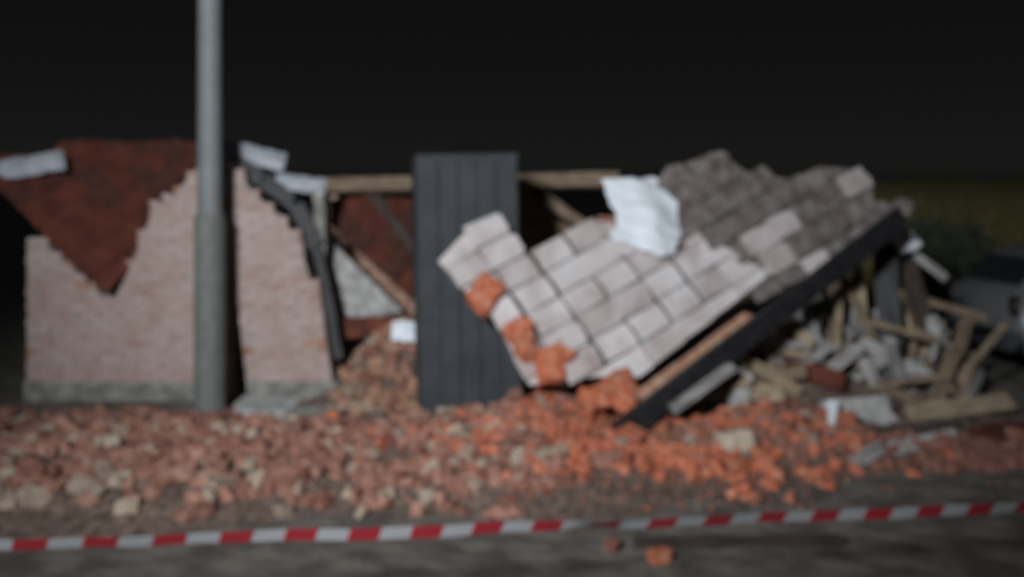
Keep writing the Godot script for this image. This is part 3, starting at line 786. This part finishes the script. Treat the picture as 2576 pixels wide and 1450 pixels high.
func rubble() -> void:
	var whole := brick_meshes(Vector3(0.26, 0.085, 0.125), 4, 0.009, 0.0, 200)
	var half := brick_meshes(Vector3(0.175, 0.085, 0.125), 4, 0.014, 0.05, 210)
	var lump := brick_meshes(Vector3(0.14, 0.1, 0.12), 4, 0.024, 0.03, 220)
	var blocks := []
	for i in 3: blocks.append(hollow_block(0.25, 0.2, 0.15, 0.06 * i, 230 + i * 10))
	var shard := [tile_mesh(0.30, 0.26, 0.5, 241), tile_mesh(0.24, 0.22, 0.6, 242), tile_mesh(0.30, 0.38, 0.2, 243)]
	var spots := []
	var kinds := {
		"pink": ["brick", "dusty pink brick in the rubble before the whitewashed wall", "pink bricks in the rubble field"],
		"brown": ["brick", "dark brown red brick in the rubble before the whitewashed wall", "brown bricks in the rubble field"],
		"beige": ["brick", "beige mortar covered brick in the rubble before the whitewashed wall", "beige bricks in the rubble field"],
		"orange": ["brick", "bright orange brick piece in the heap below the pale tile roof", "orange bricks in the heap"],
		"rust": ["brick", "rust red brick piece in the heap below the pale tile roof", "rust bricks in the heap"],
	}
	var mats := {"pink": M.rubble_pink, "brown": M.rubble_brown, "beige": M.rubble_beige, "orange": M.orange, "rust": M.orange_b}
	var tries := 0
	while spots.size() < 285 and tries < 9000:
		tries += 1
		var zone := rng.randf()
		var x: float; var d: float
		if zone < 0.58:
			x = rng.randf_range(-5.6, 0.1); d = rng.randf_range(7.2, 10.9)
			if rng.randf() > smoothstep(7.0, 7.9, d + 0.3 * sin(x * 1.7)): continue
		elif zone < 0.66:
			x = rng.randf_range(-1.75, -0.75); d = rng.randf_range(10.9, 11.9)
		elif zone < 0.9:
			x = 0.75 + rng.randfn() * 0.75; d = 9.2 + rng.randfn() * 0.75
		else:
			x = rng.randf_range(1.4, 2.9); d = rng.randf_range(8.9, 10.3)
		if absf(x) > d * 0.5: continue
		if Vector2(x + 2.88, d - 10.6).length() < 0.3: continue
		if d < 8.3 and x > -0.3: continue
		if d > 9.95 and absf(x + 0.4) < 0.62: continue
		if x < -1.7 and d > 10.55: continue
		if x > -2.0 and x < -1.0 and d > 9.45 and d < 10.35: continue
		if x > 0.7 and x < 1.45 and d > 8.95 and d < 9.75 and rng.randf() < 0.75: continue
		if x > 1.2 and d > 9.9 and zone < 0.9: continue
		var ok := true
		for s in spots:
			if Vector2(x - s.x, d - s.y).length() < 0.15: ok = false; break
		if not ok: continue
		spots.append(Vector2(x, d))
		var warm := exp(-pow((x - 0.9) / 1.1, 2.0)) if x < 0.9 else 1.0
		var kind := "pink"
		var q := rng.randf()
		if rng.randf() < warm * 0.72:
			kind = "orange" if q < 0.42 else "rust"
		else:
			kind = "pink" if q < 0.5 else "brown" if q < 0.75 else "beige"
		var size := rng.randf()
		var mesh: Mesh
		var lift := 0.03
		if kind == "orange" and size < 0.25 and x > -0.1:
			mesh = blocks[rng.randi() % 3]; lift = 0.06
		elif size < (0.5 if x < 0.0 else 0.25): mesh = whole[rng.randi() % 4]
		elif size < (0.85 if x < 0.0 else 0.65): mesh = half[rng.randi() % 4]
		else: mesh = lump[rng.randi() % 4]
		var e := 0.06
		var nrm := Vector3(height(x - e, d) - height(x + e, d), 2.0 * e, height(x, d + e) - height(x, d - e)).normalized()
		var b := Basis(Quaternion(Vector3.UP, nrm)) * Basis(Vector3.UP, rng.randf() * TAU) * Basis(Vector3(0, 0, 1), rng.randfn() * 0.3) * Basis(Vector3(1, 0, 0), rng.randfn() * 0.35)
		var k: Array = kinds[kind]
		var shape := "whole" if whole.has(mesh) else "broken half" if half.has(mesh) else "hollow" if blocks.has(mesh) else "small lump of"
		var where := "in the rubble before the whitewashed wall"
		if Vector2(x + 2.88, d - 10.8).length() < 0.75: where = "in the rubble at the foot of the steel post"
		elif zone >= 0.9: where = "in the debris under the black verge beam"
		elif zone >= 0.58 and zone < 0.66: where = "in the gap between leaning wall and charcoal pier"
		elif x > -0.2 and d > 9.2: where = "in the heap under the pale tile roof"
		elif x > -0.2: where = "on the ground side of the orange heap"
		elif x > -2.7 and d > 9.6: where = "in the rubble below the leaning wall"
		elif d < 8.0: where = "at the rubble edge next to the bare ground"
		var tone: String = {"pink": "dusty pink", "brown": "dark brown", "beige": "beige", "orange": "orange", "rust": "rust red"}[kind]
		k = [k[0], "%s %s brick %s" % [tone, shape, where] if shape != "small lump of" else "small lump of %s brick %s" % [tone, where], k[2]]
		single(k[0], mesh, mats[kind], k[1], "brick", Transform3D(b, Vector3(x, maxf(height(x, d), 0.0) + lift, -d)), k[2])
	# pieces resting along the torn left edge of the pale roof
	var pl := [Vector3(1.099, 0.443, -9.850), Vector3(0.812, 0.415, -0.410), Vector3(-0.554, 0.768, -0.320)]
	var n: Vector3 = (pl[1] as Vector3).cross(pl[2]).normalized()
	var edge := PackedVector2Array([Vector2(-0.754, 1.364), Vector2(-0.655, 0.943), Vector2(-0.695, 0.772), Vector2(-0.614, 0.533), Vector2(-0.494, 0.548), Vector2(-0.216, 0.044), Vector2(-0.224, -0.056), Vector2(-0.440, 0.074)])
	var big := [0.4, 0.3, 0.3, 0.36, 0.3, 0.4, 0.34, 0.3]
	for i in edge.size():
		var sz: float = big[i]
		var mesh := worn_box(Vector3(sz, 0.17, sz * 0.7), 4, 2, 3, 0.03, 0.08, 260 + i)
		var p: Vector3 = pl[0] + pl[1] * edge[i].x + pl[2] * edge[i].y + n * 0.07
		single("orange_block", mesh, M.orange if i % 3 != 2 else M.orange_b, ["orange clay block beside the pier, uppermost on the torn roof edge", "orange clay block, second from the top on the torn roof edge", "rust red clay block wedged at the middle of the torn roof edge", "orange clay block low on the torn roof edge", "orange clay block lying on the lowest pale tiles", "rust red clay block at the bottom corner of the pale roof by the verge beam", "orange clay block jammed against the foot of the verge beam", "orange clay block at the foot of the pale roof above the heap"][i], "block", Transform3D(Basis(pl[1], n, (pl[1] as Vector3).cross(n)) * Basis(Vector3.UP, rng.randf() * TAU) * Basis(Vector3(1, 0, 0), rng.randfn() * 0.2), p), "orange blocks on the torn roof edge")
	# lone pieces on the open ground
	single("brick", half[0], M.orange, "orange brick half lying alone on the bare ground before the tape", "brick", Transform3D(Basis(Vector3.UP, 0.4), Vector3(0.885, 0.016, -6.620) * Vector3(1, 0, 1) + Vector3(0, 0.034, 0)))
	single("brick", lump[1], M.rubble_brown, "small brown brick lump on the bare ground beside the lone orange half", "brick", Transform3D(Basis(Vector3.UP, 1.4), Vector3(0.613, 0.022, -6.800) * Vector3(1, 0, 1) + Vector3(0, 0.04, 0)))
	plank("ground_shadow_strip", Vector3(0.740, 0.013, -6.850) * Vector3(1, 0, 1) + Vector3(0, 0.03, 0), Vector3(2.076, 0.013, -6.900) * Vector3(1, 0, 1) + Vector3(0, 0.03, 0), 0.07, 0.05, M.timber_dark, "long dark strip standing for a shadow on the bare ground by the lone orange half", "batten", Vector3(0, 1, 0.2))  # dark strip added to stand for a stick shadow on the ground
	# the rest of the brick rubble, half buried between the bricks above
	var rest := [["pink_brick_rubble", M.rubble_pink, 520, "half buried pink brick pieces filling the left rubble field"], ["brown_brick_rubble", M.rubble_brown, 380, "half buried brown brick pieces filling the rubble field"], ["beige_brick_rubble", M.rubble_beige, 170, "half buried beige mortar pieces filling the left rubble field"], ["gap_brick_rubble", M.brick_core, 90, "pink and orange brick pieces piled between leaning wall and charcoal pier"], ["dark_brick_rubble", M.rubble_brown, 260, "dark red brown brick pieces strewn before the black post and planks"], ["orange_brick_rubble", M.orange, 380, "half buried orange brick pieces filling the heap below the pale roof"]]
	for s in rest:
		var mm := MultiMesh.new()
		mm.transform_format = MultiMesh.TRANSFORM_3D
		mm.mesh = half[1]
		mm.instance_count = s[2]
		for i in s[2]:
			var d := rng.randf_range(7.25, 11.2)
			var x := rng.randf_range(-d * 0.52, 0.4)
			if s[0] == "dark_brick_rubble":
				x = rng.randf_range(1.6, 4.8); d = rng.randf_range(8.8, 10.4)
				if x > 2.8: d = rng.randf_range(8.6, 9.3)
			if s[0] == "orange_brick_rubble":
				x = 0.9 + rng.randfn() * 0.9; d = 9.1 + rng.randfn() * 0.55
				if x > 0.7 and x < 1.5 and d > 9.0: d = 8.9 - rng.randf() * 0.4
			if d < 7.7: d += rng.randf() * 1.0
			if d > 10.5: d -= 2.0 * rng.randf() + 0.2
			if x > -2.0 and x < -1.0 and d > 9.45 and d < 10.35: d -= 1.0
			if s[0] == "gap_brick_rubble":
				x = rng.randf_range(-1.75, -0.75); d = rng.randf_range(10.5, 11.9)
			if d > 9.9 and absf(x + 0.4) < 0.65: d -= 0.9
			mm.set_instance_transform(i, Transform3D(Basis.from_euler(Vector3(rng.randfn() * 0.5, rng.randf() * 6.0, rng.randfn() * 0.5)).scaled(Vector3(rng.randf_range(0.6, 1.4), rng.randf_range(0.8, 1.1), rng.randf_range(0.7, 1.1))), Vector3(x, maxf(height(x, d), 0.0) + rng.randf_range(-0.01, 0.03), -d)))
		var o := MultiMeshInstance3D.new()
		o.name = s[0]
		o.multimesh = mm
		o.material_override = s[1]
		add_child(o)
		tag(o, s[3], "rubble", "", "stuff")
	# countless small fragments
	var frag := worn_box(Vector3(1, 0.6, 0.8), 2, 1, 1, 0.2, 0.2, 300)
	var sets := [["brick_fragments", M.rubble_pink, 3200, -6.0, 0.6, 7.0, 11.0, "small pink brick fragments strewn over the left rubble"], ["brown_fragments", M.rubble_brown, 1600, -6.0, 4.5, 7.6, 11.6, "small brown fragments strewn through the rubble"], ["orange_fragments", M.orange_b, 3000, -0.6, 3.2, 8.0, 10.6, "small orange fragments strewn over the heap below the pale roof"], ["grey_gravel", M.plinth, 2600, -4.5, 4.5, 6.2, 11.0, "grey gravel and mortar crumbs on ground and rubble"]]
	for s in sets:
		var mm := MultiMesh.new()
		mm.transform_format = MultiMesh.TRANSFORM_3D
		mm.mesh = frag
		mm.instance_count = s[2]
		for i in s[2]:
			var x: float = rng.randf_range(s[3], s[4]); var d: float = rng.randf_range(s[5], s[6])
			if s[0] == "orange_fragments":
				x = 0.9 + rng.randfn() * 0.8; d = 9.1 + rng.randfn() * 0.7
			var grav: bool = s[0] == "grey_gravel"
			var sc := rng.randf_range(0.006, 0.022) if grav else pow(rng.randf(), 2.0) * 0.05 + 0.012
			if d < 7.6: sc = minf(sc, 0.012)
			mm.set_instance_transform(i, Transform3D(Basis.from_euler(Vector3(rng.randf(), rng.randf() * 6.0, rng.randf())).scaled(Vector3.ONE * sc), Vector3(x, maxf(height(x, d), 0.0) + sc * 0.2, -d)))
		var o := MultiMeshInstance3D.new()
		o.name = s[0]
		o.multimesh = mm
		o.material_override = s[1]
		add_child(o)
		tag(o, s[7], "fragments", "", "stuff")

func tape() -> void:
	# red and white barrier tape between two thin posts that stand outside the view
	var a := Vector3(-2.541, 0.644, -4.950); var b := Vector3(3.234, 0.479, -6.150)
	for k in 2:
		var p: Vector3 = [a, b][k]
		var t := thing("barrier_post", "thin black iron stake holding the barrier tape", "stake", Transform3D(Basis(), Vector3(p.x, 0, p.z)), "stakes of the barrier tape")
		part("rod", lathe([Vector2(0, -0.2), Vector2(0.009, -0.2), Vector2(0.009, 0.95), Vector2(0, 0.955)], 10), M.dark_board, t)
	var tt := thing("barrier_tape", "red and white striped barrier tape stretched across the foreground", "tape")
	var l := a.distance_to(b)
	var n := int(l / 0.15)
	var dir := (b - a).normalized()
	var at := func(s: float) -> Array:
		var f := s / l
		var sag := -0.012 * 4.0 * f * (1.0 - f) + 0.003 * sin(s * 5.3) + 0.002 * sin(s * 13.1)
		var c := a + dir * s + Vector3(0, sag, 0.01 * sin(s * 4.1))
		var tw := 0.5 + 0.12 * sin(s * 2.3) + 0.45 * exp(-pow((s - l * 0.515) / 0.12, 2.0))
		var up := Vector3.UP.rotated(dir, tw)
		return [c, up]
	for i in n:
		var rows := []
		for k in 5:
			var row := []
			for j in 3:
				var g := j / 2.0 - 0.5
				var s := (i + k / 4.0) * 0.15 + g * 0.02
				var q: Array = at.call(s)
				row.append(q[0] + q[1] * g * 0.072)
			rows.append(row)
		part("red_stripe" if i % 2 == 0 else "white_stripe", sheet(rows, 0.0006), M.tape_red if i % 2 == 0 else M.tape_white, tt)
	# the work light that lights the ruin, on its tripod outside the view
	floodlight()

func floodlight() -> void:
	var at := Vector3(-3.3, 0, 3.5)
	var head := at + Vector3(0, 5.5, 0)
	var aim := Vector3(0.0, 2.6, -11.0)
	var t := thing("floodlight", "black work light on a tall tripod lighting the ruin", "lamp", Transform3D(Basis(), at))
	part("mast", lathe([Vector2(0, 0.5), Vector2(0.03, 0.5), Vector2(0.025, 5.5), Vector2(0, 5.5)], 12), M.dark_board, t)
	for k in 3:
		var dirx := Vector3(cos(k * TAU / 3.0), 0, sin(k * TAU / 3.0))
		plank("leg", head * Vector3(1, 0, 1) + Vector3(0, 1.2, 0), at + dirx * 0.9, 0.03, 0.03, M.dark_board, "", "", Vector3(0.3, 0.2, 1), t)
	var look := Basis.looking_at(aim - head)
	part("housing", worn_box(Vector3(0.62, 0.46, 0.16), 2, 2, 1, 0.01, 0.0, 3), M.dark_board, t, Transform3D(look, Vector3(0, 5.5, 0)))
	var glow := plain(Color(0.9, 0.93, 1.0), 0.5)
	glow.emission_enabled = true
	glow.emission = Color(0.95, 0.97, 1.0)
	glow.emission_energy_multiplier = 4.0
	part("lens", worn_box(Vector3(0.54, 0.38, 0.01), 1, 1, 1, 0.0, 0.0, 3), glow, t, Transform3D(look, Vector3(0, 5.5, 0) + look * Vector3(0, 0, -0.09)))
	var sp := SpotLight3D.new()
	sp.name = "flood_light"
	sp.light_energy = 195.0
	sp.light_color = Color(0.965, 0.985, 1.0)
	sp.light_size = 0.7
	sp.spot_angle = 28.0
	sp.spot_angle_attenuation = 1.0
	sp.spot_range = 80.0
	sp.spot_attenuation = 2.0
	sp.shadow_enabled = true
	t.add_child(sp)
	sp.transform = Transform3D(look, Vector3(0, 5.5, 0) + look * Vector3(0, 0, -0.4))
